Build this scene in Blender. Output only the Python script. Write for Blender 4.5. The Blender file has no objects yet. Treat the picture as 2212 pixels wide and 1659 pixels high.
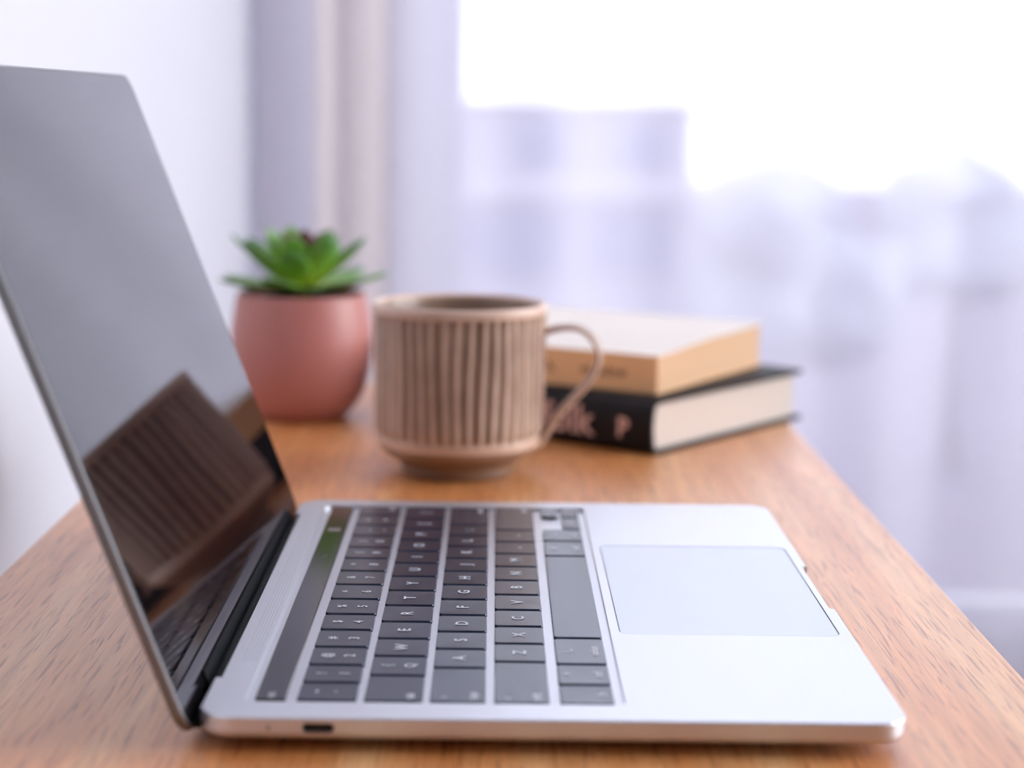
import bpy, bmesh, math, random
from mathutils import Vector, Matrix, noise
random.seed(7)
S = bpy.context.scene
C = S.collection

# ------------------------------------------------------------------ camera
# calibrated on the laptop (304.1 x 212.4 mm); world origin = hinge-side near corner, z = 0 table top
F_PX = 4001.5
LENS = F_PX * 36.0 / 2212.0
pitch, yaw, roll = 0.14972, 0.01044, 0.01454
fw = Vector((math.sin(yaw)*math.cos(pitch), math.cos(yaw)*math.cos(pitch), -math.sin(pitch)))
rt = Vector((math.cos(yaw), -math.sin(yaw), 0))
up = rt.cross(fw)
rt2 = math.cos(roll)*rt + math.sin(roll)*up
up2 = -math.sin(roll)*rt + math.cos(roll)*up
cam = bpy.data.cameras.new('camera'); camo = bpy.data.objects.new('camera', cam); C.objects.link(camo)
M = Matrix.Identity(4)
for i in range(3):
    M[i][0] = rt2[i]; M[i][1] = up2[i]; M[i][2] = -fw[i]
M[0][3], M[1][3], M[2][3] = 0.08662, -0.52707, 0.19122
camo.matrix_world = M
cam.sensor_width = 36; cam.sensor_fit = 'HORIZONTAL'; cam.lens = LENS
cam.clip_start = 0.02; cam.clip_end = 400
cam.dof.use_dof = True; cam.dof.focus_distance = 0.67; cam.dof.aperture_fstop = LENS / 11.0
S.camera = camo

# ------------------------------------------------------------------ sky and added fill light
w = bpy.data.worlds.new('overcast'); S.world = w; w.use_nodes = True
bg = w.node_tree.nodes['Background']
bg.inputs[0].default_value = (0.86, 0.89, 1.0, 1); bg.inputs[1].default_value = 8.0
S.view_settings.view_transform = 'Standard'; S.view_settings.look = 'None'
S.view_settings.gamma = 1; S.view_settings.use_curve_mapping = False
S.view_settings.exposure = 0.0
S.cycles.max_bounces = 7; S.cycles.diffuse_bounces = 4; S.cycles.glossy_bounces = 3; S.cycles.transmission_bounces = 3
# fill lamp added to brighten the room, outside an unseen window in the right-hand wall
al = bpy.data.lights.new('added_side_fill', 'AREA'); al.shape = 'RECTANGLE'; al.size = 2.2; al.size_y = 1.5; al.energy = 57; al.color = (1.0, 0.95, 0.93)
alo = bpy.data.objects.new('added_side_fill', al); C.objects.link(alo)
alo.location = (2.74, 0.4, 0.85); alo.rotation_euler = (0, math.radians(90), 0)
alo.rotation_euler = (math.radians(90), 0, math.radians(90))

# ------------------------------------------------------------------ helpers
def srgb(r, g, b):
    f = lambda c: (c/255/12.92 if c/255 <= 0.04045 else ((c/255+0.055)/1.055)**2.4)
    return (f(r), f(g), f(b), 1)

def mat(name, col, rough=0.5, metal=0.0, spec=0.5, coat=0.0, bump=None, var=None):
    m = bpy.data.materials.new(name); m.use_nodes = True
    nt = m.node_tree; N = nt.nodes; L = nt.links
    p = N['Principled BSDF']
    p.inputs['Base Color'].default_value = col
    p.inputs['Roughness'].default_value = rough
    p.inputs['Metallic'].default_value = metal
    p.inputs['Specular IOR Level'].default_value = spec
    p.inputs['Coat Weight'].default_value = coat
    tc = N.new('ShaderNodeTexCoord')
    if var:                                   # (scale, amount): gentle procedural colour variation
        n = N.new('ShaderNodeTexNoise'); n.inputs['Scale'].default_value = var[0]; n.inputs['Detail'].default_value = 4
        L.new(tc.outputs['Object'], n.inputs['Vector'])
        mx = N.new('ShaderNodeMix'); mx.data_type = 'RGBA'
        d = 1 - var[1]
        mx.inputs[6].default_value = col
        mx.inputs[7].default_value = (col[0]*d, col[1]*d, col[2]*d, 1)
        L.new(n.outputs['Fac'], mx.inputs[0]); L.new(mx.outputs[2], p.inputs['Base Color'])
    if bump:
        n = N.new('ShaderNodeTexNoise'); n.inputs['Scale'].default_value = bump[0]; n.inputs['Detail'].default_value = 3
        L.new(tc.outputs['Object'], n.inputs['Vector'])
        b = N.new('ShaderNodeBump'); b.inputs['Strength'].default_value = bump[1]; b.inputs['Distance'].default_value = 0.0005
        L.new(n.outputs['Fac'], b.inputs['Height']); L.new(b.outputs[0], p.inputs['Normal'])
    return m

def link(name, me, m=None, parent=None, smooth=False, auto=None):
    o = bpy.data.objects.new(name, me); C.objects.link(o)
    if m is not None:
        for mm in (m if isinstance(m, (list, tuple)) else [m]): me.materials.append(mm)
    if parent: o.parent = parent
    if smooth:
        for p in me.polygons: p.use_smooth = True
        if auto: me.set_sharp_from_angle(angle=math.radians(auto))
    return o

def obj(name, bm, m=None, parent=None, smooth=False, auto=None, recalc=True):
    if recalc: bmesh.ops.recalc_face_normals(bm, faces=bm.faces)
    me = bpy.data.meshes.new(name); bm.to_mesh(me); bm.free()
    return link(name, me, m, parent, smooth, auto)

def tag(o, label, cat, group=None, kind=None):
    o['label'] = label; o['category'] = cat
    if group: o['group'] = group
    if kind: o['kind'] = kind
    return o

def thing(name, label, cat, loc=(0, 0, 0), rotz=0, group=None):
    o = bpy.data.objects.new(name, None); C.objects.link(o)
    o.empty_display_size = 0.01
    o.location = loc; o.rotation_euler = (0, 0, rotz)
    return tag(o, label, cat, group)

def struct(o):
    o['kind'] = 'structure'; return o

def box(bm, x0, x1, y0, y1, z0, z1):
    v = [bm.verts.new(p) for p in ((x0,y0,z0),(x1,y0,z0),(x1,y1,z0),(x0,y1,z0),(x0,y0,z1),(x1,y0,z1),(x1,y1,z1),(x0,y1,z1))]
    for f in ((0,3,2,1),(4,5,6,7),(0,1,5,4),(1,2,6,5),(2,3,7,6),(3,0,4,7)):
        bm.faces.new([v[i] for i in f])

def boxbm(*a):
    bm = bmesh.new(); box(bm, *a); return bm

def rr_pts(x0, x1, y0, y1, r, n=5):
    r = max(1e-6, min(r, (x1-x0)/2-1e-6, (y1-y0)/2-1e-6)); P = []
    for cx, cy, a in ((x1-r,y1-r,0),(x0+r,y1-r,90),(x0+r,y0+r,180),(x1-r,y0+r,270)):
        for i in range(n+1):
            t = math.radians(a+90*i/n); P.append((cx+r*math.cos(t), cy+r*math.sin(t)))
    return P

def loft(bm, rings, cap0=True, cap1=True, closed=True):
    R_ = [[bm.verts.new(p) for p in r] for r in rings]
    n = len(R_[0])
    for a, b in zip(R_, R_[1:]):
        for i in range(n if closed else n-1):
            j = (i+1) % n; bm.faces.new((a[i], a[j], b[j], b[i]))
    if cap0: bm.faces.new(list(reversed(R_[0])))
    if cap1: bm.faces.new(R_[-1])
    return R_

def rr_prism(bm, x0, x1, y0, y1, levels, r, n=5, dish=0):
    """levels: (z, inset)"""
    rings = [[(x, y, z) for x, y in rr_pts(x0+i, x1-i, y0+i, y1-i, max(r-i, 0.0002), n)] for z, i in levels]
    R_ = loft(bm, rings, True, not dish)
    if dish:
        i = levels[-1][1]; z = levels[-1][0]
        cx, cy = (x0+x1)/2, (y0+y1)/2
        inner = [bm.verts.new((cx+(v.co.x-cx)*0.45, cy+(v.co.y-cy)*0.45, z-dish*0.8)) for v in R_[-1]]
        k = len(inner)
        for a in range(k):
            b = (a+1) % k; bm.faces.new((R_[-1][a], R_[-1][b], inner[b], inner[a]))
        c = bm.verts.new((cx, cy, z-dish))
        for a in range(k): bm.faces.new((inner[a], inner[(a+1) % k], c))

def lathe(bm, prof, n=64, mod=None, cap0=True, cap1=True):
    rings = []
    for r, z in prof:
        ring = []
        for i in range(n):
            t = 2*math.pi*i/n
            rr = mod(r, z, t) if mod else r
            ring.append((rr*math.cos(t), rr*math.sin(t), z))
        rings.append(ring)
    return loft(bm, rings, cap0, cap1)

def sweep(bm, pts, wid, thk, side=Vector((0, 1, 0)), n=12, cap=True):
    """elliptical strap along pts; wid across side, thk across the in-plane normal (lists)"""
    rings = []
    for i, p in enumerate(pts):
        a = pts[max(0, i-1)]; b = pts[min(len(pts)-1, i+1)]
        t = (Vector(b)-Vector(a)).normalized(); nrm = t.cross(side).normalized()
        rings.append([Vector(p)+side*(wid[i]/2*math.cos(2*math.pi*k/n))+nrm*(thk[i]/2*math.sin(2*math.pi*k/n)) for k in range(n)])
    loft(bm, rings, cap, cap)

def catmull(P, k=6):
    P = [Vector(p) for p in P]; Q = [P[0]*2-P[1]]+P+[P[-1]*2-P[-2]]; out = []
    for i in range(1, len(Q)-2):
        for j in range(k):
            t = j/k
            out.append(0.5*((2*Q[i])+(Q[i+1]-Q[i-1])*t+(2*Q[i-1]-5*Q[i]+4*Q[i+1]-Q[i+2])*t*t+(3*Q[i]-Q[i-1]-3*Q[i+1]+Q[i+2])*t**3))
    out.append(P[-1]); return out

def boolean(o, cutters, op='DIFFERENCE'):
    for c in cutters:
        m = o.modifiers.new('b', 'BOOLEAN'); m.object = c; m.operation = op; m.solver = 'EXACT'
    dg = bpy.context.evaluated_depsgraph_get(); dg.update()
    me = bpy.data.meshes.new_from_object(o.evaluated_get(dg)); old = o.data
    o.modifiers.clear(); o.data = me; me.name = old.name
    for c in cutters: bpy.data.objects.remove(c, do_unlink=True)

_tc = {}
def text_mesh(s, size, align='CENTER', bold=0.0):
    key = (s, size, align, bold)
    if key in _tc: return _tc[key]
    cu = bpy.data.curves.new('t', 'FONT'); cu.body = s; cu.size = size; cu.align_x = align; cu.align_y = 'CENTER'
    cu.offset = bold; cu.resolution_u = 3; cu.space_line = 0.9
    o = bpy.data.objects.new('t', cu); C.objects.link(o)
    dg = bpy.context.evaluated_depsgraph_get(); dg.update()
    me = bpy.data.meshes.new_from_object(o.evaluated_get(dg))
    bpy.data.objects.remove(o, do_unlink=True)
    _tc[key] = me
    return me

# ------------------------------------------------------------------ materials
def wood_material():
    m = bpy.data.materials.new('oak'); m.use_nodes = True; nt = m.node_tree; N = nt.nodes; L = nt.links
    p = N['Principled BSDF']; tc = N.new('ShaderNodeTexCoord')
    def nz(sx, sy, sz, scale, detail, rough=0.5, dist=0.0):
        mp = N.new('ShaderNodeMapping'); mp.inputs['Scale'].default_value = (sx, sy, sz)
        L.new(tc.outputs['Object'], mp.inputs['Vector'])
        n = N.new('ShaderNodeTexNoise'); n.inputs['Scale'].default_value = scale; n.inputs['Detail'].default_value = detail
        n.inputs['Roughness'].default_value = rough; n.inputs['Distortion'].default_value = dist
        L.new(mp.outputs[0], n.inputs['Vector']); return n
    def ramp(src, stops):
        r = N.new('ShaderNodeValToRGB'); L.new(src, r.inputs[0])
        e = r.color_ramp.elements
        e[0].position, e[0].color = stops[0]; e[1].position, e[1].color = stops[-1]
        for pos, c in stops[1:-1]:
            k = e.new(pos); k.color = c
        return r
    broad = nz(16, 1.1, 16, 2.0, 3, 0.5, 0.6)
    base = ramp(broad.outputs['Fac'], [(0.3, WOOD_D), (0.5, WOOD_M), (0.72, WOOD_L)])
    fine = nz(260, 8, 260, 1.0, 4, 0.6, 0.2)
    fr = ramp(fine.outputs['Fac'], [(0.33, (0.62, 0.55, 0.48, 1)), (0.62, (1, 1, 1, 1))])
    pores = nz(860, 32, 860, 1.0, 2, 0.5, 0.5)
    pr = ramp(pores.outputs['Fac'], [(0.34, (0.46, 0.27, 0.16, 1)), (0.45, (1, 1, 1, 1))])
    m1 = N.new('ShaderNodeMix'); m1.data_type = 'RGBA'; m1.blend_type = 'MULTIPLY'; m1.inputs[0].default_value = 0.55
    L.new(base.outputs[0], m1.inputs[6]); L.new(fr.outputs[0], m1.inputs[7])
    m2 = N.new('ShaderNodeMix'); m2.data_type = 'RGBA'; m2.blend_type = 'MULTIPLY'; m2.inputs[0].default_value = 0.75
    L.new(m1.outputs[2], m2.inputs[6]); L.new(pr.outputs[0], m2.inputs[7])
    L.new(m2.outputs[2], p.inputs['Base Color'])
    p.inputs['Roughness'].default_value = 0.36; p.inputs['Specular IOR Level'].default_value = 0.6; p.inputs['Coat Weight'].default_value = 0.6; p.inputs['Coat Roughness'].default_value = 0.42
    b = N.new('ShaderNodeBump'); b.inputs['Strength'].default_value = 0.35; b.inputs['Distance'].default_value = 0.0003
    mb = N.new('ShaderNodeMath'); mb.operation = 'ADD'
    L.new(pr.outputs[0], mb.inputs[0]); L.new(fr.outputs[0], mb.inputs[1])
    L.new(mb.outputs[0], b.inputs['Height']); L.new(b.outputs[0], p.inputs['Normal'])
    return m
WOOD_D = srgb(212, 132, 68); WOOD_M = srgb(234, 158, 92); WOOD_L = srgb(246, 188, 126)
oak = wood_material()

def cloth_material(name, col, transp, transl):
    m = bpy.data.materials.new(name); m.use_nodes = True; nt = m.node_tree; N = nt.nodes; L = nt.links
    N.remove(N['Principled BSDF']); out = N['Material Output']
    d = N.new('ShaderNodeBsdfDiffuse'); d.inputs[0].default_value = col
    t = N.new('ShaderNodeBsdfTranslucent'); t.inputs[0].default_value = col
    tr = N.new('ShaderNodeBsdfTransparent')
    a = N.new('ShaderNodeMixShader'); a.inputs[0].default_value = transl
    L.new(d.outputs[0], a.inputs[1]); L.new(t.outputs[0], a.inputs[2])
    b = N.new('ShaderNodeMixShader')
    # fine weave: slight openness change from thread to thread
    tc = N.new('ShaderNodeTexCoord'); n = N.new('ShaderNodeTexNoise'); n.inputs['Scale'].default_value = 60
    mr = N.new('ShaderNodeMapRange'); mr.inputs[3].default_value = transp-0.04; mr.inputs[4].default_value = transp+0.04
    L.new(tc.outputs['Object'], n.inputs['Vector']); L.new(n.outputs['Fac'], mr.inputs[0]); L.new(mr.outputs[0], b.inputs[0])
    L.new(a.outputs[0], b.inputs[1]); L.new(tr.outputs[0], b.inputs[2])
    L.new(b.outputs[0], out.inputs[0])
    return m

def pane_material():
    m = bpy.data.materials.new('window_glass'); m.use_nodes = True; nt = m.node_tree; N = nt.nodes; L = nt.links
    N.remove(N['Principled BSDF']); out = N['Material Output']
    g = N.new('ShaderNodeBsdfGlossy'); g.inputs['Roughness'].default_value = 0.0
    tr = N.new('ShaderNodeBsdfTransparent'); tr.inputs[0].default_value = (0.96, 0.98, 0.98, 1)
    f = N.new('ShaderNodeFresnel'); f.inputs[0].default_value = 1.45
    a = N.new('ShaderNodeMixShader'); L.new(f.outputs[0], a.inputs[0]); L.new(tr.outputs[0], a.inputs[1]); L.new(g.outputs[0], a.inputs[2])
    L.new(a.outputs[0], out.inputs[0]); return m

wallm = mat('white_wall_paint', srgb(240, 238, 243), 0.7, bump=(90, 0.15), var=(3, 0.03))
ceilm = mat('ceiling_paint', srgb(232, 232, 236), 0.8, var=(3, 0.03))
floorm = mat('floor_boards', srgb(150, 118, 92), 0.5, var=(14, 0.35))
framem = mat('window_frame_white', srgb(225, 226, 236), 0.45, var=(8, 0.03))
sheer = cloth_material('sheer_voile', (0.86, 0.84, 0.95, 1), 0.15, 0.085)
linen = cloth_material('grey_linen', (0.80, 0.73, 0.74, 1), 0.03, 0.15)
glassm = pane_material()

alu = mat('anodised_aluminium', (0.70, 0.71, 0.75, 1), 0.36, 0.85, bump=(2500, 0.05), var=(40, 0.02))
aluin = mat('aluminium_well', (0.80, 0.80, 0.86, 1), 0.45, 0.6, var=(40, 0.02))
padm = mat('trackpad_glass', (0.63, 0.66, 0.73, 1), 0.38, 0.8, var=(30, 0.02))
keym = mat('black_keycap_sky_tint', (0.012, 0.021, 0.052, 1), 0.18, 0, 0.5, bump=(3000, 0.06), var=(400, 0.1))  # black caps with the blue of the reflected sky mixed into the colour
legm = mat('key_legend_white', (0.75, 0.76, 0.80, 1), 0.5, var=(400, 0.03))
barm = mat('touch_bar_glass', (0.010, 0.009, 0.010, 1), 0.12, 0, 0.6, var=(60, 0.1))
black = mat('black_plastic', (0.006, 0.007, 0.009, 1), 0.6, 0, 0.08, var=(60, 0.1))
screenm = bpy.data.materials.new('screen_glass'); screenm.use_nodes = True    # dark panel under anti-reflection coated glass
_n = screenm.node_tree.nodes; _l = screenm.node_tree.links; _n.remove(_n['Principled BSDF'])
_f = _n.new('ShaderNodeFresnel'); _f.inputs[0].default_value = 1.5
_k = _n.new('ShaderNodeMath'); _k.operation = 'MULTIPLY'; _k.inputs[1].default_value = 0.66
_d = _n.new('ShaderNodeBsdfDiffuse'); _d.inputs[0].default_value = (0.005, 0.004, 0.005, 1)
_g = _n.new('ShaderNodeBsdfGlossy'); _g.inputs['Roughness'].default_value = 0.035; _g.inputs[0].default_value = (1, 0.95, 1, 1)
_m = _n.new('ShaderNodeMixShader')
_l.new(_f.outputs[0], _k.inputs[0]); _l.new(_k.outputs[0], _m.inputs[0]); _l.new(_d.outputs[0], _m.inputs[1]); _l.new(_g.outputs[0], _m.inputs[2]); _l.new(_m.outputs[0], _n['Material Output'].inputs[0])
rubber = mat('rubber', (0.02, 0.02, 0.02, 1), 0.8, var=(60, 0.1))
portm = mat('port_black', (0.003, 0.003, 0.003, 1), 0.6, var=(60, 0.1))

# ------------------------------------------------------------------ room shell
XL, XR, YB, YF, ZF, ZC = -0.25, 2.6, 2.13, -2.6, -0.74, 1.8
WX0, WX1, WZ0, WZ1 = -0.02, 2.2, -0.60, 1.6           # window opening
struct(obj('floor', boxbm(XL-0.1, XR+0.1, YF-0.1, YB+0.12, ZF-0.1, ZF), floorm))
struct(obj('ceiling', boxbm(XL-0.1, XR+0.1, YF-0.1, YB+0.12, ZC, ZC+0.1), ceilm))
struct(obj('wall_left', boxbm(XL-0.1, XL, YF-0.1, YB, ZF, ZC), mat('wall_paint_darkened', srgb(222, 221, 228), 0.7, bump=(90, 0.15), var=(3, 0.04))))  # same wall paint, darkened in colour to hold down the light here
SY0, SY1, SZ0, SZ1 = -0.7, 1.5, 0.1, 1.6; SM = (SY0+SY1)/2
bm = bmesh.new()
box(bm, XR, XR+0.1, YF-0.1, SY0, ZF, ZC); box(bm, XR, XR+0.1, SY1, YB, ZF, ZC)
box(bm, XR, XR+0.1, SY0, SY1, ZF, SZ0); box(bm, XR, XR+0.1, SY0, SY1, SZ1, ZC)
struct(obj('wall_right', bm, wallm))
bm = bmesh.new()
for a_ in ((SY0, SY0+0.06, SZ0, SZ1), (SY1-0.06, SY1, SZ0, SZ1), (SM-0.03, SM+0.03, SZ0+0.06, SZ1-0.06), (SY0+0.06, SY1-0.06, SZ0, SZ0+0.06), (SY0+0.06, SY1-0.06, SZ1-0.06, SZ1)):
    box(bm, XR+0.02, XR+0.07, *a_)
fill_win = struct(obj('added_window_2', bm, framem))  # unseen window, added as an opening for the side fill lamp
obj('pane', boxbm(XR+0.042, XR+0.046, SY0+0.06, SM-0.03, SZ0+0.06, SZ1-0.06), glassm, fill_win)
obj('pane', boxbm(XR+0.042, XR+0.046, SM+0.03, SY1-0.06, SZ0+0.06, SZ1-0.06), glassm, fill_win)
struct(obj('wall_front', boxbm(XL, XR, YF-0.1, YF, ZF, ZC), mat('taupe_wall_paint', srgb(168, 146, 130), 0.7, var=(3, 0.03))))
bm = bmesh.new()
box(bm, XL-0.1, WX0, YB, YB+0.12, ZF, ZC); box(bm, WX1, XR+0.1, YB, YB+0.12, ZF, ZC)
box(bm, WX0, WX1, YB, YB+0.12, ZF, WZ0); box(bm, WX0, WX1, YB, YB+0.12, WZ1, ZC)
struct(obj('wall_back', bm, wallm))
bm = bmesh.new(); fwid = 0.059
y0, y1 = YB+0.03, YB+0.09
box(bm, WX0, WX0+fwid, y0, y1, WZ0, WZ1); box(bm, WX1-fwid, WX1, y0, y1, WZ0, WZ1)
box(bm, WX0+fwid, WX1-fwid, y0, y1, WZ0, WZ0+fwid); box(bm, WX0+fwid, WX1-fwid, y0, y1, WZ1-fwid, WZ1)
box(bm, 1.1, 1.17, y0, y1, WZ0+fwid, WZ1-fwid)
win = struct(obj('window_1', bm, framem))
obj('pane', boxbm(WX0+fwid, 1.1, YB+0.056, YB+0.060, WZ0+fwid, WZ1-fwid), glassm, win)
obj('pane', boxbm(1.17, WX1-fwid, YB+0.056, YB+0.060, WZ0+fwid, WZ1-fwid), glassm, win)
struct(obj('trim_1', boxbm(WX0-0.02, WX1+0.02, YB-0.02, YB+0.03, WZ0-0.025, WZ0), framem))

# ------------------------------------------------------------------ outside, beyond the window
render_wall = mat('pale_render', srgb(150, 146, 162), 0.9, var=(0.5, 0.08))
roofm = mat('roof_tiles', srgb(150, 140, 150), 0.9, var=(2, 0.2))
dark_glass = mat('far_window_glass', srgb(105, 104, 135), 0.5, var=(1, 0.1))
leafout = mat('hazed_foliage', srgb(176, 178, 192), 0.9, var=(1.0, 0.25))  # haze put into the leaf colour, pale and lilac
barkm = mat('hazed_bark', srgb(150, 142, 150), 0.9, var=(4, 0.25))  # bark colour lightened the same way to stand in for haze
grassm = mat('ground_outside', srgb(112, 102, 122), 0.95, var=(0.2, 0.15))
struct(obj('ground', boxbm(-60, 120, 3.0, 220, -9.2, -9.0), grassm))
bt = thing('apartment_building', 'pale rendered building seen hazily through the sheer curtain', 'building', (0, 30, -9))
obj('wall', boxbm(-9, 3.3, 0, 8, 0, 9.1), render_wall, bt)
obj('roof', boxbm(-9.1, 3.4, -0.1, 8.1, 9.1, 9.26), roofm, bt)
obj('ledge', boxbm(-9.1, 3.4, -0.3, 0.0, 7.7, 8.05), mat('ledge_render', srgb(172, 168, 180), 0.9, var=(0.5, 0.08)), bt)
for px0, px1, z0, z1 in ((-3.3, -1.7, 8.15, 8.95), (0.45, 1.25, 8.15, 8.98), (2.2, 2.9, 8.15, 8.9), (-0.9, 1.3, 6.4, 7.55), (1.6, 3.05, 6.4, 7.6), (-3.3, -1.7, 6.4, 7.5)):
    f = obj('window', boxbm(px0, px1, -0.06, 0.02, z0, z1), render_wall, bt)
    obj('pane', boxbm(px0+0.06, px1-0.06, -0.08, -0.055, z0+0.06, z1-0.06), dark_glass, f)
def far_tree(x, y, h, r, label):
    t = thing('tree', label, 'tree', (x, y, -9), 0, None)
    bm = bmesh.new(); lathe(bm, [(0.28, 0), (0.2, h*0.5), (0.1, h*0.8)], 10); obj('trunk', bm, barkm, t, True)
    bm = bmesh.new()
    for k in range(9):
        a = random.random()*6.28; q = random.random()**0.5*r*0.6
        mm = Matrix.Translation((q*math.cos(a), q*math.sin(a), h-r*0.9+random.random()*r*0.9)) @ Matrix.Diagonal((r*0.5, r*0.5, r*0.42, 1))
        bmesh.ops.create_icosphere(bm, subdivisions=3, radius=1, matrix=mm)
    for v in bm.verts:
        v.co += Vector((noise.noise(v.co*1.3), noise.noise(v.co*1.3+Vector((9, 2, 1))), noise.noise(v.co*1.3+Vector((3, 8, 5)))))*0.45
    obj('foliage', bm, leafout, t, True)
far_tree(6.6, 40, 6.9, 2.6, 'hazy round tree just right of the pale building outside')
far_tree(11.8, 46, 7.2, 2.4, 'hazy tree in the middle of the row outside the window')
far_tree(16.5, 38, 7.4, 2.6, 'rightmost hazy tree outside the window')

# ------------------------------------------------------------------ curtains
def curtain(name, x0, x1, y, z0, z1, amp, wl, m, nz_=16, seed=0, step=0.006):
    bm = bmesh.new(); n = int((x1-x0)/step); V = []
    for j in range(nz_+1):
        z = z0+(z1-z0)*j/nz_; row = []
        fl = 1.0+0.35*(1-j/nz_)
        ph = 0.0
        for i in range(n+1):
            x = x0+(x1-x0)*i/n
            jit = noise.noise(Vector((x*4.0, seed, z*0.6)))
            a = amp*fl*(0.65+0.6*noise.noise(Vector((x*2.3+seed, 3.1, z*0.4))))
            yy = y+a*math.sin(2*math.pi*x/wl+3.2*jit)+0.25*a*math.sin(4*math.pi*x/wl+seed+2*jit)
            row.append(bm.verts.new((x+0.25*a*math.cos(2*math.pi*x/wl+3*jit), yy, z)))
        V.append(row)
    for j in range(nz_):
        for i in range(n): bm.faces.new((V[j][i], V[j][i+1], V[j+1][i+1], V[j+1][i]))
    return obj(name, bm, m, None, True, recalc=False)
c = curtain('sheer_curtain', -0.242, 2.4, 2.035, ZF+0.02, ZC-0.03, 0.014, 0.22, sheer, seed=2.0)
tag(c, 'white sheer voile curtain hanging in soft folds across the bright window', 'curtain')
c = curtain('linen_curtain', -0.158, -0.056, 1.975, ZF+0.02, ZC-0.03, 0.010, 0.07, linen, seed=5.5, step=0.003)
tag(c, 'gathered greyish pink curtain panel left of the window, behind the succulent', 'curtain')
bm = boxbm(-0.2, 2.5, 1.94, 2.08, ZC-0.03, ZC)
tag(obj('curtain_rail', bm, framem), 'white curtain rail under the ceiling above the window', 'rail')

# ------------------------------------------------------------------ table
TX0, TX1, TY0, TY1 = -0.112, 0.2695, -0.34, 0.735
tb = thing('side_table', 'small oak table with visible grain, carrying the laptop, mug, plant and books', 'table', (0, 0, 0))
bm = bmesh.new(); rr_prism(bm, TX0, TX1, TY0, TY1, [(-0.026, 0.002), (-0.024, 0), (-0.0015, 0), (-0.0004, 0.0004), (0, 0.0015)], 0.006, 4)
obj('tabletop', bm, oak, tb)
for x in (TX0+0.045, TX1-0.045):
    for y in (TY0+0.05, TY1-0.05):
        bm = bmesh.new()
        rr_prism(bm, x-0.018, x+0.018, y-0.018, y+0.018, [(ZF, 0.006), (-0.026, 0)], 0.005, 3)
        obj('leg', bm, oak, tb)
obj('apron', boxbm(TX0+0.03, TX1-0.03, TY0+0.04, TY0+0.058, -0.09, -0.026), oak, tb)
obj('apron', boxbm(TX0+0.03, TX1-0.03, TY1-0.058, TY1-0.04, -0.09, -0.026), oak, tb)

# ------------------------------------------------------------------ laptop
W_, D_, ZT = 0.2124, 0.3041, 0.0112
lap = thing('laptop', 'open silver laptop with black keys and dark reflective screen on oak table', 'laptop', (0, 0, 0))
KX0, KX1, KY0, KY1 = 0.0124, 0.1282, 0.0148, 0.2918       # keyboard well
PX0, PX1, PY0, PY1 = 0.1318, 0.2078, 0.0918, 0.2212       # trackpad
bm = bmesh.new()
rr_prism(bm, 0, W_, 0, D_, [(0.0022, 0.016), (0.0030, 0.0065), (0.0042, 0.0018), (0.0056, 0.0003), (0.0066, 0), (ZT-0.0006, 0), (ZT-0.0002, 0.0002), (ZT, 0.0006)], 0.0105, 10)
base = obj('base', bm, [alu, aluin], lap)
cut = []
def cutter(fn):
    bm = bmesh.new(); fn(bm); o = obj('cut', bm, None); cut.append(o)
cutter(lambda b: rr_prism(b, KX0, KX1, KY0, KY1, [(ZT-0.0013, 0), (ZT+0.002, -0.0004)], 0.0025, 4))
cutter(lambda b: rr_prism(b, PX0-0.0003, PX1+0.0003, PY0-0.0003, PY1+0.0003, [(ZT-0.001, 0), (ZT+0.002, 0)], 0.004, 5))
cutter(lambda b: rr_prism(b, W_-0.0022, W_+0.01, 0.127, 0.190, [(ZT-0.0030, 0), (ZT+0.003, 0)], 0.0018, 4))
cutter(lambda b: box(b, -0.01, 0.0024, 0.038, D_-0.030, -0.01, 0.02))
def pill(b, yc, zc, hw, hh, n=8):
    pts = [(yc+hw-hh+hh*math.cos(t), zc+hh*math.sin(t)) for t in [math.radians(-90+180*i/n) for i in range(n+1)]]
    pts += [(yc-hw+hh+hh*math.cos(t), zc+hh*math.sin(t)) for t in [math.radians(90+180*i/n) for i in range(n+1)]]
    return pts
def side_port(b, xc, zc=0.0080, hw=0.0048, hh=0.0015):
    P = pill(b, xc, zc, hw, hh)
    loft(b, [[(x, y, z) for x, z in P] for y in (-0.002, 0.006)])
cutter(lambda b: side_port(b, 0.0362))
boolean(base, cut); cut = []
for p in base.data.polygons: p.use_smooth = False
bm = bmesh.new(); P = pill(None, 0.0362, 0.0080, 0.0046, 0.0014)
loft(bm, [[(x, y, z) for x, z in P] for y in (0.0012, 0.0058)]); o = obj('usb_port', bm, portm, lap); o['label'] = 'black oval charging port'
bm = bmesh.new(); bmesh.ops.create_cone(bm, cap_ends=True, segments=14, radius1=0.0007, radius2=0.0007, depth=0.0006, matrix=Matrix.Translation((0.0215, -0.0001, 0.0080)) @ Matrix.Rotation(math.pi/2, 4, 'X'))
obj('microphone_hole', bm, mat('mic_mesh', (0.35, 0.33, 0.3, 1), 0.5, 0.4, var=(200, 0.2)), lap)
for fx in (0.03, 0.185):
    for fy in (0.035, 0.27):
        bm = bmesh.new(); bmesh.ops.create_cone(bm, cap_ends=True, segments=20, radius1=0.006, radius2=0.0068, depth=0.0022, matrix=Matrix.Translation((fx, fy, 0.0011)))
        obj('rubber_foot', bm, rubber, lap)
bm = bmesh.new(); rr_prism(bm, PX0, PX1, PY0, PY1, [(ZT-0.0009, 0), (ZT-0.0002, 0), (ZT-0.00008, 0.00015)], 0.0038, 6)
o = obj('trackpad', bm, padm, lap); o['label'] = 'bluish silver glass trackpad'
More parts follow.
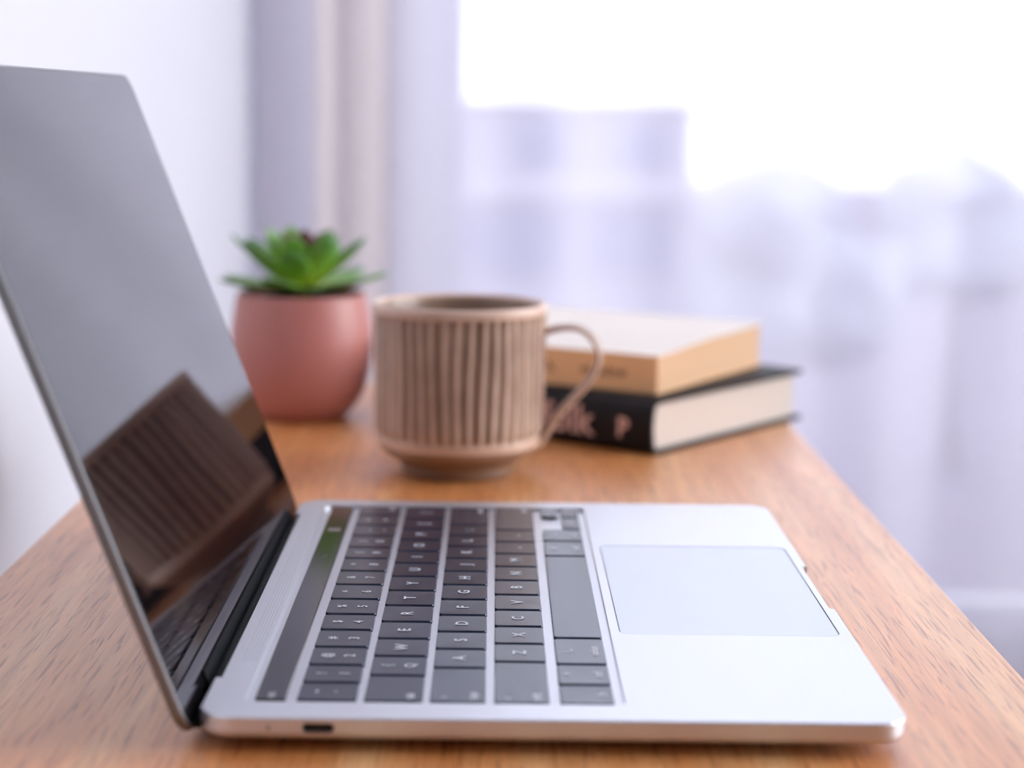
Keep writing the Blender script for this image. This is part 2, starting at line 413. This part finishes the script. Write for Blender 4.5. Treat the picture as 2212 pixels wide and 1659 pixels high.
# speaker grille: fine dark slots beside the touch bar
bm = bmesh.new()
for k in range(5):
    x = 0.0062+k*0.0011
    box(bm, x, x+0.00035, 0.055, 0.262, ZT-0.0001, ZT+0.00002)
o = obj('speaker_grille', bm, mat('grille', (0.58, 0.59, 0.64, 1), 0.5, 0.6, var=(200, 0.1)), lap); o['kind'] = 'stuff'

# touch bar
bm = bmesh.new(); rr_prism(bm, 0.0152, 0.0246, 0.0172, 0.2895, [(ZT-0.0012, 0), (ZT-0.0003, 0), (ZT-0.0001, 0.0003)], 0.0014, 4)
tbar = obj('touch_bar', bm, barm, lap); tbar['label'] = 'long glossy dark strip above the keys'
def on_deck(name, me, m, x, y, z, parent, rot=math.pi/2):
    o = bpy.data.objects.new(name, me); C.objects.link(o)
    if not me.materials: me.materials.append(m)
    o.location = (x, y, z); o.rotation_euler = (0, 0, rot); o.parent = parent; return o
ZK = ZT-0.0001
on_deck('bar_legend', text_mesh('esc', 0.0042), legm, 0.0197, 0.0215, ZK+0.00004, tbar)
bm = boxbm(0.0172, 0.0226, 0.2415, 0.2475, ZK, ZK+0.00003)
dimlit = mat('bar_button_grey', (0.20, 0.17, 0.16, 1), 0.3, var=(200, 0.1))
obj('bar_button', bm, dimlit, tbar)
on_deck('bar_legend', text_mesh('< o', 0.0036), dimlit, 0.0200, 0.1975, ZK+0.00004, tbar)
obj('bar_divider', boxbm(0.0156, 0.0242, 0.1495, 0.1498, ZK, ZK+0.00003), dimlit, tbar)

# keys: near edge of every key in millimetres along the row, read off the photograph
ROWS = [
 (27.9, 46.1, [17.2, 35.2, 53.8, 73.8, 94.2, 114.1, 134.5, 155.2, 175.8, 196.1, 214.9, 235.3, 255.5, 275.0],
  ['~\n`', '!\n1', '@\n2', '#\n3', '$\n4', '%\n5', '^\n6', '&\n7', '*\n8', '(\n9', ')\n0', '_\n-', '+\n=', 'del']),
 (48.4, 66.3, [16.8, 43.2, 64.1, 84.3, 105.1, 126.4, 147.3, 168.3, 189.4, 209.2, 229.0, 248.8, 269.0],
  ['tab', '{\nQ', 'W', 'E', 'R', 'T', 'Y', 'U', 'I', 'O', 'P', '[', '|']),
 (68.5, 85.6, [16.5, 51.9, 72.9, 93.4, 114.4, 135.6, 156.6, 177.2, 198.0, 218.3, 238.0, 258.0],
  ['caps', 'A', 'S', 'D', 'F', 'G', 'H', 'J', 'K', 'L', ';', 'enter']),
 (88.3, 105.3, [16.3, 59.1, 79.8, 100.7, 122.0, 143.0, 164.0, 185.4, 206.6, 227.6, 249.0],
  ['shift', 'Z', 'X', 'C', 'V', 'B', 'N', 'M', ',', '.', 'shift ']),
 (108.6, 125.2, [16.1, 35.6, 57.2, 87.1, 203.7, 229.6],
  ['fn', 'ctrl', 'option', '', 'command', 'alt']),
]
ENDY = 290.6; GAP = 2.2
def key(x0, x1, y0, y1, legend):
    bm = bmesh.new()
    rr_prism(bm, x0/1000, x1/1000, y0/1000, y1/1000, [(ZT-0.0012, 0), (ZT-0.0003, 0.0001), (ZT-0.00005, 0.0003)], 0.0013, 3, dish=0.00013)
    k = obj('key', bm, keym, lap, True, 40)
    if not legend: k['label'] = 'long blank space bar' if legend == '' else k.get('label', 'blank key'); return k
    cx, cy = (x0+x1)/2000, (y0+y1)/2000; z = ZT+0.00002
    s = legend.strip()
    if '\n' in s:
        a, b = s.split('\n')
        on_deck('key_legend', text_mesh(a, 0.0046, bold=0.00008), legm, cx-0.0036, cy, z, k)
        on_deck('key_legend', text_mesh(b, 0.0050, bold=0.0001), legm, cx+0.0038, cy, z, k)
    elif len(s) == 1:
        on_deck('key_legend', text_mesh(s, 0.0062, bold=0.00012), legm, cx, cy, z, k)
    elif s in ('fn', 'ctrl', 'option', 'command', 'alt'):
        on_deck('key_legend', text_mesh(s if s != 'command' else 'cmd', 0.0040, bold=0.00008), legm, x1/1000-0.0035, cy, z, k)
        if s != 'fn': on_deck('key_legend', text_mesh({'ctrl': '^', 'option': '\\_', 'command': '#', 'alt': '\\_'}[s], 0.005, bold=0.0001), legm, x0/1000+0.0035, cy, z, k)
    elif legend in ('del', 'enter', 'shift '):
        on_deck('key_legend', text_mesh(s, 0.0038, 'RIGHT', bold=0.00006), legm, x1/1000-0.0040, y1/1000-0.0018, z, k)
    else:
        on_deck('key_legend', text_mesh(s, 0.0040, 'LEFT', bold=0.00008), legm, x1/1000-0.0038, y0/1000+0.0020, z, k)
        if s in ('caps', 'shift'): on_deck('key_legend', text_mesh({'caps': 'o', 'shift': 'o'}[s], 0.0040), legm, x0/1000+0.0040, y0/1000+0.004, z, k)
    return k
for ri, (x0, x1, ys, ls) in enumerate(ROWS):
    for i, y in enumerate(ys):
        y2 = (ys[i+1] if i+1 < len(ys) else (ENDY+GAP if ri < 4 else 251.6)) - GAP
        key(x0, x1, y, y2, ls[i])
key(117.5, 125.2, 251.8, 271.8, '<'); key(117.5, 125.2, 274.2, ENDY, 'v'); key(108.6, 116.3, 274.2, ENDY, '^')

# hinge
bm = bmesh.new()
bmesh.ops.create_cone(bm, cap_ends=True, segments=24, radius1=0.0030, radius2=0.0030, depth=D_-0.070, matrix=Matrix.Translation((-0.0010, 0.5*(0.038+D_-0.030), 0.0054)) @ Matrix.Rotation(math.pi/2, 4, 'X'))
obj('hinge', bm, black, lap, True, 40)
bm = boxbm(-0.0030, 0.0002, 0.012, D_-0.012, 0.0035, 0.0060)
obj('hinge_cover', bm, black, lap)

# lid (built flat: x = width, y = along lid, z = towards user, then stood up)
ANG = math.radians(110.99)
ML = Matrix(((0, math.cos(ANG), math.sin(ANG), 0.0002), (1, 0, 0, 0), (0, math.sin(ANG), -math.cos(ANG), 0.0018), (0, 0, 0, 1)))
LL = 0.2143
bm = bmesh.new(); rr_prism(bm, 0, D_, 0.0035, LL, [(-0.0042, 0.0035), (-0.0039, 0.0015), (-0.0030, 0.0003), (-0.0022, 0), (-0.0004, 0), (-0.0001, 0.0003)], 0.0085, 10)
lid = obj('lid', bm, mat('lid_aluminium_darkened', (0.22, 0.22, 0.23, 1), 0.4, 0.85, var=(40, 0.03)), lap); lid.matrix_local = ML  # same silver aluminium, dark room reflections put into its colour
bm = bmesh.new(); rr_prism(bm, 0.0009, D_-0.0009, 0.0050, LL-0.0009, [(-0.0003, 0), (0.0001, 0), (0.0002, 0.0002)], 0.0076, 10)
scr = obj('screen', bm, screenm, lid); bm = boxbm(0.038, D_-0.030, 0.0040, 0.0118, 0.0, 0.0007); obj('hinge_cover', bm, black, lid)
scr['label'] = 'glossy black screen mirroring the window and mug'

# ------------------------------------------------------------------ mug
mug_col = bpy.data.materials.new('ribbed_glaze'); mug_col.use_nodes = True
nt = mug_col.node_tree; p = nt.nodes['Principled BSDF']
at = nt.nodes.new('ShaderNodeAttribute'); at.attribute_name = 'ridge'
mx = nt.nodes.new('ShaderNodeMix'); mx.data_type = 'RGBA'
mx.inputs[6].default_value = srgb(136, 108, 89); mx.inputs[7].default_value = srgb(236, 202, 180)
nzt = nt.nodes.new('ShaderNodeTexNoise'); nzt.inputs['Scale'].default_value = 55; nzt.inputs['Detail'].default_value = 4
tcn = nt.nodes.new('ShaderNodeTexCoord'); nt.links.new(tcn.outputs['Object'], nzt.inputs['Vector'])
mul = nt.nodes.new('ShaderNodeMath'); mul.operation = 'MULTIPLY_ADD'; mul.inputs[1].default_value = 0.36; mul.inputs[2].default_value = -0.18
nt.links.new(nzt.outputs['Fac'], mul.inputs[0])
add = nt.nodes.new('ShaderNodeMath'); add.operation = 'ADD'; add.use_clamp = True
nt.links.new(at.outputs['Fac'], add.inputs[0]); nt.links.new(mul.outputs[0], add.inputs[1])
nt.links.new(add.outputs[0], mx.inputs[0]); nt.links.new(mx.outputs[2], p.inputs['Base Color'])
p.inputs['Roughness'].default_value = 0.38; p.inputs['Coat Weight'].default_value = 0.15
mug = thing('mug', 'ribbed brown stoneware mug between laptop and books', 'mug', (0.069, 0.43, 0))
NR = 44; NS = 44*10
offs = [random.uniform(-0.25, 0.25) for _ in range(NR)]; dep = [random.uniform(0.85, 1.15) for _ in range(NR)]
def ridge_at(t, z):
    if z < 0.0165 or z > 0.0850: return None
    u = t/(2*math.pi)*NR + 0.10*math.sin(z*60+t*5)
    k = int(math.floor(u)) % NR; fr = u-math.floor(u)
    g = abs(math.sin(math.pi*(fr+0.0)))**0.55*dep[k]
    e = min(1, (z-0.0165-0.003*dep[k])/0.003, (0.0850-z)/0.0016)
    e = max(0, e)
    return g, e
prof = [(0.0262, 0.0012), (0.0275, 0), (0.0292, 0.0004), (0.0300, 0.0025), (0.0302, 0.0055), (0.0320, 0.0078), (0.0365, 0.0102), (0.0408, 0.0133), (0.0425, 0.0160)]
prof += [(0.0425+0.0022*min(1, (z-0.016)/0.012), z) for z in [0.0165+0.0008*i for i in range(8)]]
prof += [(0.0447+0.0008*(z-0.024)/0.06, z) for z in [0.024+0.0028*i for i in range(22)]]
prof += [(0.0455, z) for z in (0.0838, 0.0845, 0.0850, 0.0856, 0.0878)]
prof += [(0.0453, 0.0889), (0.0446, 0.0896), (0.0436, 0.0897), (0.0425, 0.0890), (0.0418, 0.0870), (0.0414, 0.080), (0.0410, 0.03), (0.036, 0.016), (0.02, 0.0115)]
NOUT = prof.index((0.0455, 0.0878))
bm = bmesh.new(); vals = []; rings = []
for idx, (r, z) in enumerate(prof):
    ring = []
    for i in range(NS):
        t = 2*math.pi*i/NS; rr = r; v = 0.5
        if idx <= NOUT:
            ra = ridge_at(t, z)
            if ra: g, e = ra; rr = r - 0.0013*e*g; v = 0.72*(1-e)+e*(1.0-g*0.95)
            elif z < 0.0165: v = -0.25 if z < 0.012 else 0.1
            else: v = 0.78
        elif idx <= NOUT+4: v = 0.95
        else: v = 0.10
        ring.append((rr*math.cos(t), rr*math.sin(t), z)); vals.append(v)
    rings.append(ring)
loft(bm, rings, True, True)
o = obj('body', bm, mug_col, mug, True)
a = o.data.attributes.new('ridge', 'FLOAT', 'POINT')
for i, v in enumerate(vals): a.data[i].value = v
H = [(1160, 716), (1185, 706), (1212, 700), (1240, 699), (1266, 710), (1285, 733), (1292, 762), (1284, 795), (1262, 828), (1232, 860), (1204, 893), (1184, 925), (1166, 955)]
pts = catmull([((px-993)/4120, 0, (1018-py)/4120) for px, py in H], 5)
n = len(pts)
wid = [0.0135-0.002*math.sin(math.pi*i/(n-1)) for i in range(n)]
thk = [0.0036+0.0018*abs(i/(n-1)-0.3) for i in range(n)]
bm = bmesh.new(); sweep(bm, pts, wid, thk, n=14)
o = obj('handle', bm, mug_col, mug, True, 60)
o.rotation_euler = (0, 0, math.radians(-3))
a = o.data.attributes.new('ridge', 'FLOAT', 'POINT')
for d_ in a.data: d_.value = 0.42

# ------------------------------------------------------------------ potted succulent
potm = mat('dusty_pink_glaze', srgb(190, 122, 114), 0.42, bump=(60, 0.1), var=(18, 0.12))
soilm = mat('potting_soil', (0.03, 0.022, 0.016, 1), 0.95, bump=(300, 0.8), var=(200, 0.5))
pl = thing('potted_succulent', 'green rosette succulent in a dusty pink round pot behind the laptop', 'plant', (-0.0305, 0.597, 0))
bm = bmesh.new()
prof = [(0.020, 0.0008), (0.0245, 0), (0.0262, 0.0006), (0.0300, 0.004), (0.0345, 0.0095), (0.0385, 0.017), (0.0412, 0.026), (0.0428, 0.036), (0.0431, 0.046), (0.0425, 0.056), (0.0410, 0.066), (0.0398, 0.0735), (0.0392, 0.0760), (0.0382, 0.0768), (0.0372, 0.0758), (0.0368, 0.070), (0.0368, 0.066)]
lathe(bm, prof, 72); obj('pot', bm, potm, pl, True)
bm = bmesh.new(); lathe(bm, [(0.0364, 0.0655), (0.0364, 0.0712), (0.030, 0.0728), (0.012, 0.0738)], 40); obj('soil', bm, soilm, pl, True)
def leaf_material():
    m = bpy.data.materials.new('succulent_leaf'); m.use_nodes = True; nt = m.node_tree; N = nt.nodes; L = nt.links
    p = N['Principled BSDF']; tc = N.new('ShaderNodeTexCoord'); sp = N.new('ShaderNodeSeparateXYZ')
    L.new(tc.outputs['Object'], sp.inputs[0])
    mr = N.new('ShaderNodeMapRange'); mr.inputs[1].default_value = 0; mr.inputs[2].default_value = 0.045
    L.new(sp.outputs['X'], mr.inputs[0])
    r = N.new('ShaderNodeValToRGB'); e = r.color_ramp.elements
    e[0].position = 0.0; e[0].color = srgb(190, 205, 60); e[1].position = 1.0; e[1].color = srgb(70, 132, 66)
    k = e.new(0.55); k.color = srgb(128, 174, 62)
    L.new(mr.outputs[0], r.inputs[0])
    oi = N.new('ShaderNodeObjectInfo'); hs = N.new('ShaderNodeHueSaturation')
    m2 = N.new('ShaderNodeMapRange'); m2.inputs[3].default_value = 0.65; m2.inputs[4].default_value = 1.25
    L.new(oi.outputs['Random'], m2.inputs[0]); L.new(m2.outputs[0], hs.inputs['Value']); L.new(r.outputs[0], hs.inputs['Color'])
    L.new(hs.outputs[0], p.inputs['Base Color']); p.inputs['Roughness'].default_value = 0.38
    p.inputs['Subsurface Weight'].default_value = 0.15; p.inputs['Subsurface Radius'].default_value = (0.004, 0.006, 0.002)
    return m
leafm = leaf_material()
redleaf = mat('succulent_red_leaf', srgb(112, 66, 62), 0.4, var=(90, 0.4))
def leaf_mesh(L_, w_, th, curl):
    bm = bmesh.new(); rings = []; n = 10; K = 12
    for i in range(n+1):
        s = i/n
        ww = w_/2*(0.42+0.9*math.sin(math.pi*min(1, s*1.05)**0.9*0.78))*(1-s**5)**0.6*(1 if s < 0.999 else 0.02)
        tt = th/2*(1-0.55*s)*(1 if s < 0.999 else 0.1)
        cx = L_*s; cz = curl*L_*s*s
        rings.append([(cx, ww*math.cos(2*math.pi*k/K), cz+tt*math.sin(2*math.pi*k/K)*(1.0 if math.sin(2*math.pi*k/K) < 0 else 0.35)+0.10*abs(ww*math.cos(2*math.pi*k/K))) for k in range(K)])
    loft(bm, rings); bmesh.ops.recalc_face_normals(bm, faces=bm.faces)
    me = bpy.data.meshes.new('leaf'); bm.to_mesh(me); bm.free()
    for p_ in me.polygons: p_.use_smooth = True
    return me
l1 = leaf_mesh(0.048, 0.0170, 0.0065, 0.10); l2 = leaf_mesh(0.046, 0.0165, 0.0065, 0.16); l3 = leaf_mesh(0.037, 0.0155, 0.005, 0.10); l4 = leaf_mesh(0.024, 0.010, 0.004, 0.05)
for me in (l1, l2, l3): me.materials.append(leafm)
l4.materials.append(redleaf)
def leaves(me, count, elev, a0, z, r0, jit=5):
    for k in range(count):
        az = a0+360*k/count+random.uniform(-jit, jit); el = elev+random.uniform(-4, 4)
        o = bpy.data.objects.new('leaf', me); C.objects.link(o); o.parent = pl
        R_ = Matrix.Rotation(math.radians(az), 4, 'Z') @ Matrix.Translation((r0, 0, z)) @ Matrix.Rotation(math.radians(-el), 4, 'Y')
        sc = random.uniform(0.9, 1.06)
        o.matrix_local = R_ @ Matrix.Diagonal((sc, sc, sc, 1))
leaves(l1, 9, 4, 5, 0.0785, 0.004)
leaves(l2, 9, 27, 25, 0.0815, 0.004)
leaves(l3, 7, 50, 8, 0.083, 0.0025)
leaves(l4, 7, 62, 30, 0.0915, 0.002)
bm = bmesh.new(); lathe(bm, [(0.004, 0.070), (0.0055, 0.080), (0.003, 0.090)], 16); obj('stem', bm, leafm, pl, True)

# ------------------------------------------------------------------ books
A1 = math.radians(52.0)       # page-end direction; the spine runs 90 degrees further round
bk_black = mat('black_book_cloth', (0.008, 0.007, 0.010, 1), 0.55, 0, 0.25, bump=(900, 0.2), var=(60, 0.2))
pages_w = mat('pages_white', srgb(216, 200, 188), 0.85, bump=(1500, 0.3), var=(300, 0.08))
title_m = mat('title_print', srgb(214, 176, 168), 0.6, var=(60, 0.05))
# local frame: x = across the page end (towards the back right), y = along the spine (towards the left), z up
LB, WB, TB = 0.195, 0.166, 0.0315
b1 = thing('hardcover_book', 'thick black hardcover book with white pages at the bottom of the stack', 'book', (0.1765, 0.4795, 0), A1)
bm = bmesh.new()
box(bm, 0.004, WB, 0, LB, 0, 0.0026); box(bm, 0.004, WB, 0, LB, TB-0.0026, TB)
n = 10; sec = []
out = [(-0.0008-0.0030*math.sin(math.pi*i/n)+0.005*(1-min(1, 3*math.sin(math.pi*i/n))), TB*i/n) for i in range(n+1)]
inn = [(x+0.0026, min(max(z, 0.0026), TB-0.0026)) for x, z in reversed(out)]
loft(bm, [[(x, y, z) for x, z in out+inn] for y in (0, LB)])
obj('cover', bm, bk_black, b1)
bm = bmesh.new()
box(bm, 0.0022, WB-0.005, 0.0035, LB-0.0035, 0.0026, TB-0.0026)
obj('page_block', bm, pages_w, b1)
def spine_text(s, size, y, z, x, parent, m, rz=math.pi/2, bold=0.0002):
    # reading direction runs along -y (towards the near corner) with letters upright
    me = text_mesh(s, size, 'CENTER', bold).copy(); me.materials.clear(); me.materials.append(m)
    o = bpy.data.objects.new('title', me); C.objects.link(o); o.parent = parent
    o.matrix_local = Matrix(((0, 0, -1, x), (-1, 0, 0, y), (0, 1, 0, z), (0, 0, 0, 1)))
    return o
spine_text('folk', 0.0230, 0.057, 0.0150, -0.0041, b1, title_m, bold=0.0006)
spine_text('P', 0.0150, 0.019, 0.0140, -0.0041, b1, title_m, bold=0.0006)

bk_cream = mat('cream_paper_cover', srgb(250, 200, 146), 0.6, var=(30, 0.05))
bk_top = mat('cream_front_cover', srgb(244, 232, 220), 0.55, var=(30, 0.03))
pages_c = mat('pages_cream', srgb(222, 180, 142), 0.85, bump=(1500, 0.3), var=(300, 0.08))
ink = mat('spine_ink', srgb(120, 70, 50), 0.6, var=(60, 0.1))
LC, WC, TC = 0.185, 0.146, 0.0215
b2 = thing('paperback_book', 'cream paperback with a slightly lifted cover on top of the black book', 'book', (0.1790, 0.4985, TB+0.0002), math.radians(59.0))
def lift(x, y):     # the front cover bulges towards the fore edge
    s = x/WC; return 0.0060*s + 0.0012*math.sin(s*7.0-1.2)*s*(1-y/LC*0.5)
bm = bmesh.new()
nx, ny = 14, 6; top = {}; bot = {}
for i in range(nx+1):
    for j in range(ny+1):
        x = WC*i/nx; y = LC*j/ny
        top[i, j] = bm.verts.new((x, y, TC+lift(x, y))); bot[i, j] = bm.verts.new((x, y, TC-0.0005+lift(x, y)))
for i in range(nx):
    for j in range(ny):
        bm.faces.new((top[i, j], top[i+1, j], top[i+1, j+1], top[i, j+1])); bm.faces.new((bot[i, j+1], bot[i+1, j+1], bot[i+1, j], bot[i, j]))
for i in range(nx):
    bm.faces.new((bot[i, 0], bot[i+1, 0], top[i+1, 0], top[i, 0])); bm.faces.new((top[i, ny], top[i+1, ny], bot[i+1, ny], bot[i, ny]))
for j in range(ny):
    bm.faces.new((bot[nx, j], bot[nx, j+1], top[nx, j+1], top[nx, j])); bm.faces.new((top[0, j], top[0, j+1], bot[0, j+1], bot[0, j]))
obj('front_cover', bm, bk_top, b2)
bm = bmesh.new(); box(bm, -0.0006, 0.0002, 0, LC, 0, TC); obj('spine', bm, bk_cream, b2)
obj('back_cover', boxbm(0.0002, WC, 0, LC, 0, 0.0005), bk_cream, b2)
bm = bmesh.new(); rings = []
for i in range(nx+1):
    x = 0.0003+(WC-0.0013)*i/nx; zt = TC-0.0006+lift(x, 0)*0.9
    rings.append([(x, 0.0006, 0.0006), (x, LC-0.0006, 0.0006), (x, LC-0.0006, zt), (x, 0.0006, zt)])
loft(bm, rings); obj('page_block', bm, pages_c, b2)
spine_text('meadow', 0.0085, 0.034, 0.0105, -0.00075, b2, ink, bold=0.0001)
spine_text('h.', 0.0085, 0.068, 0.0105, -0.00075, b2, ink, bold=0.0001)
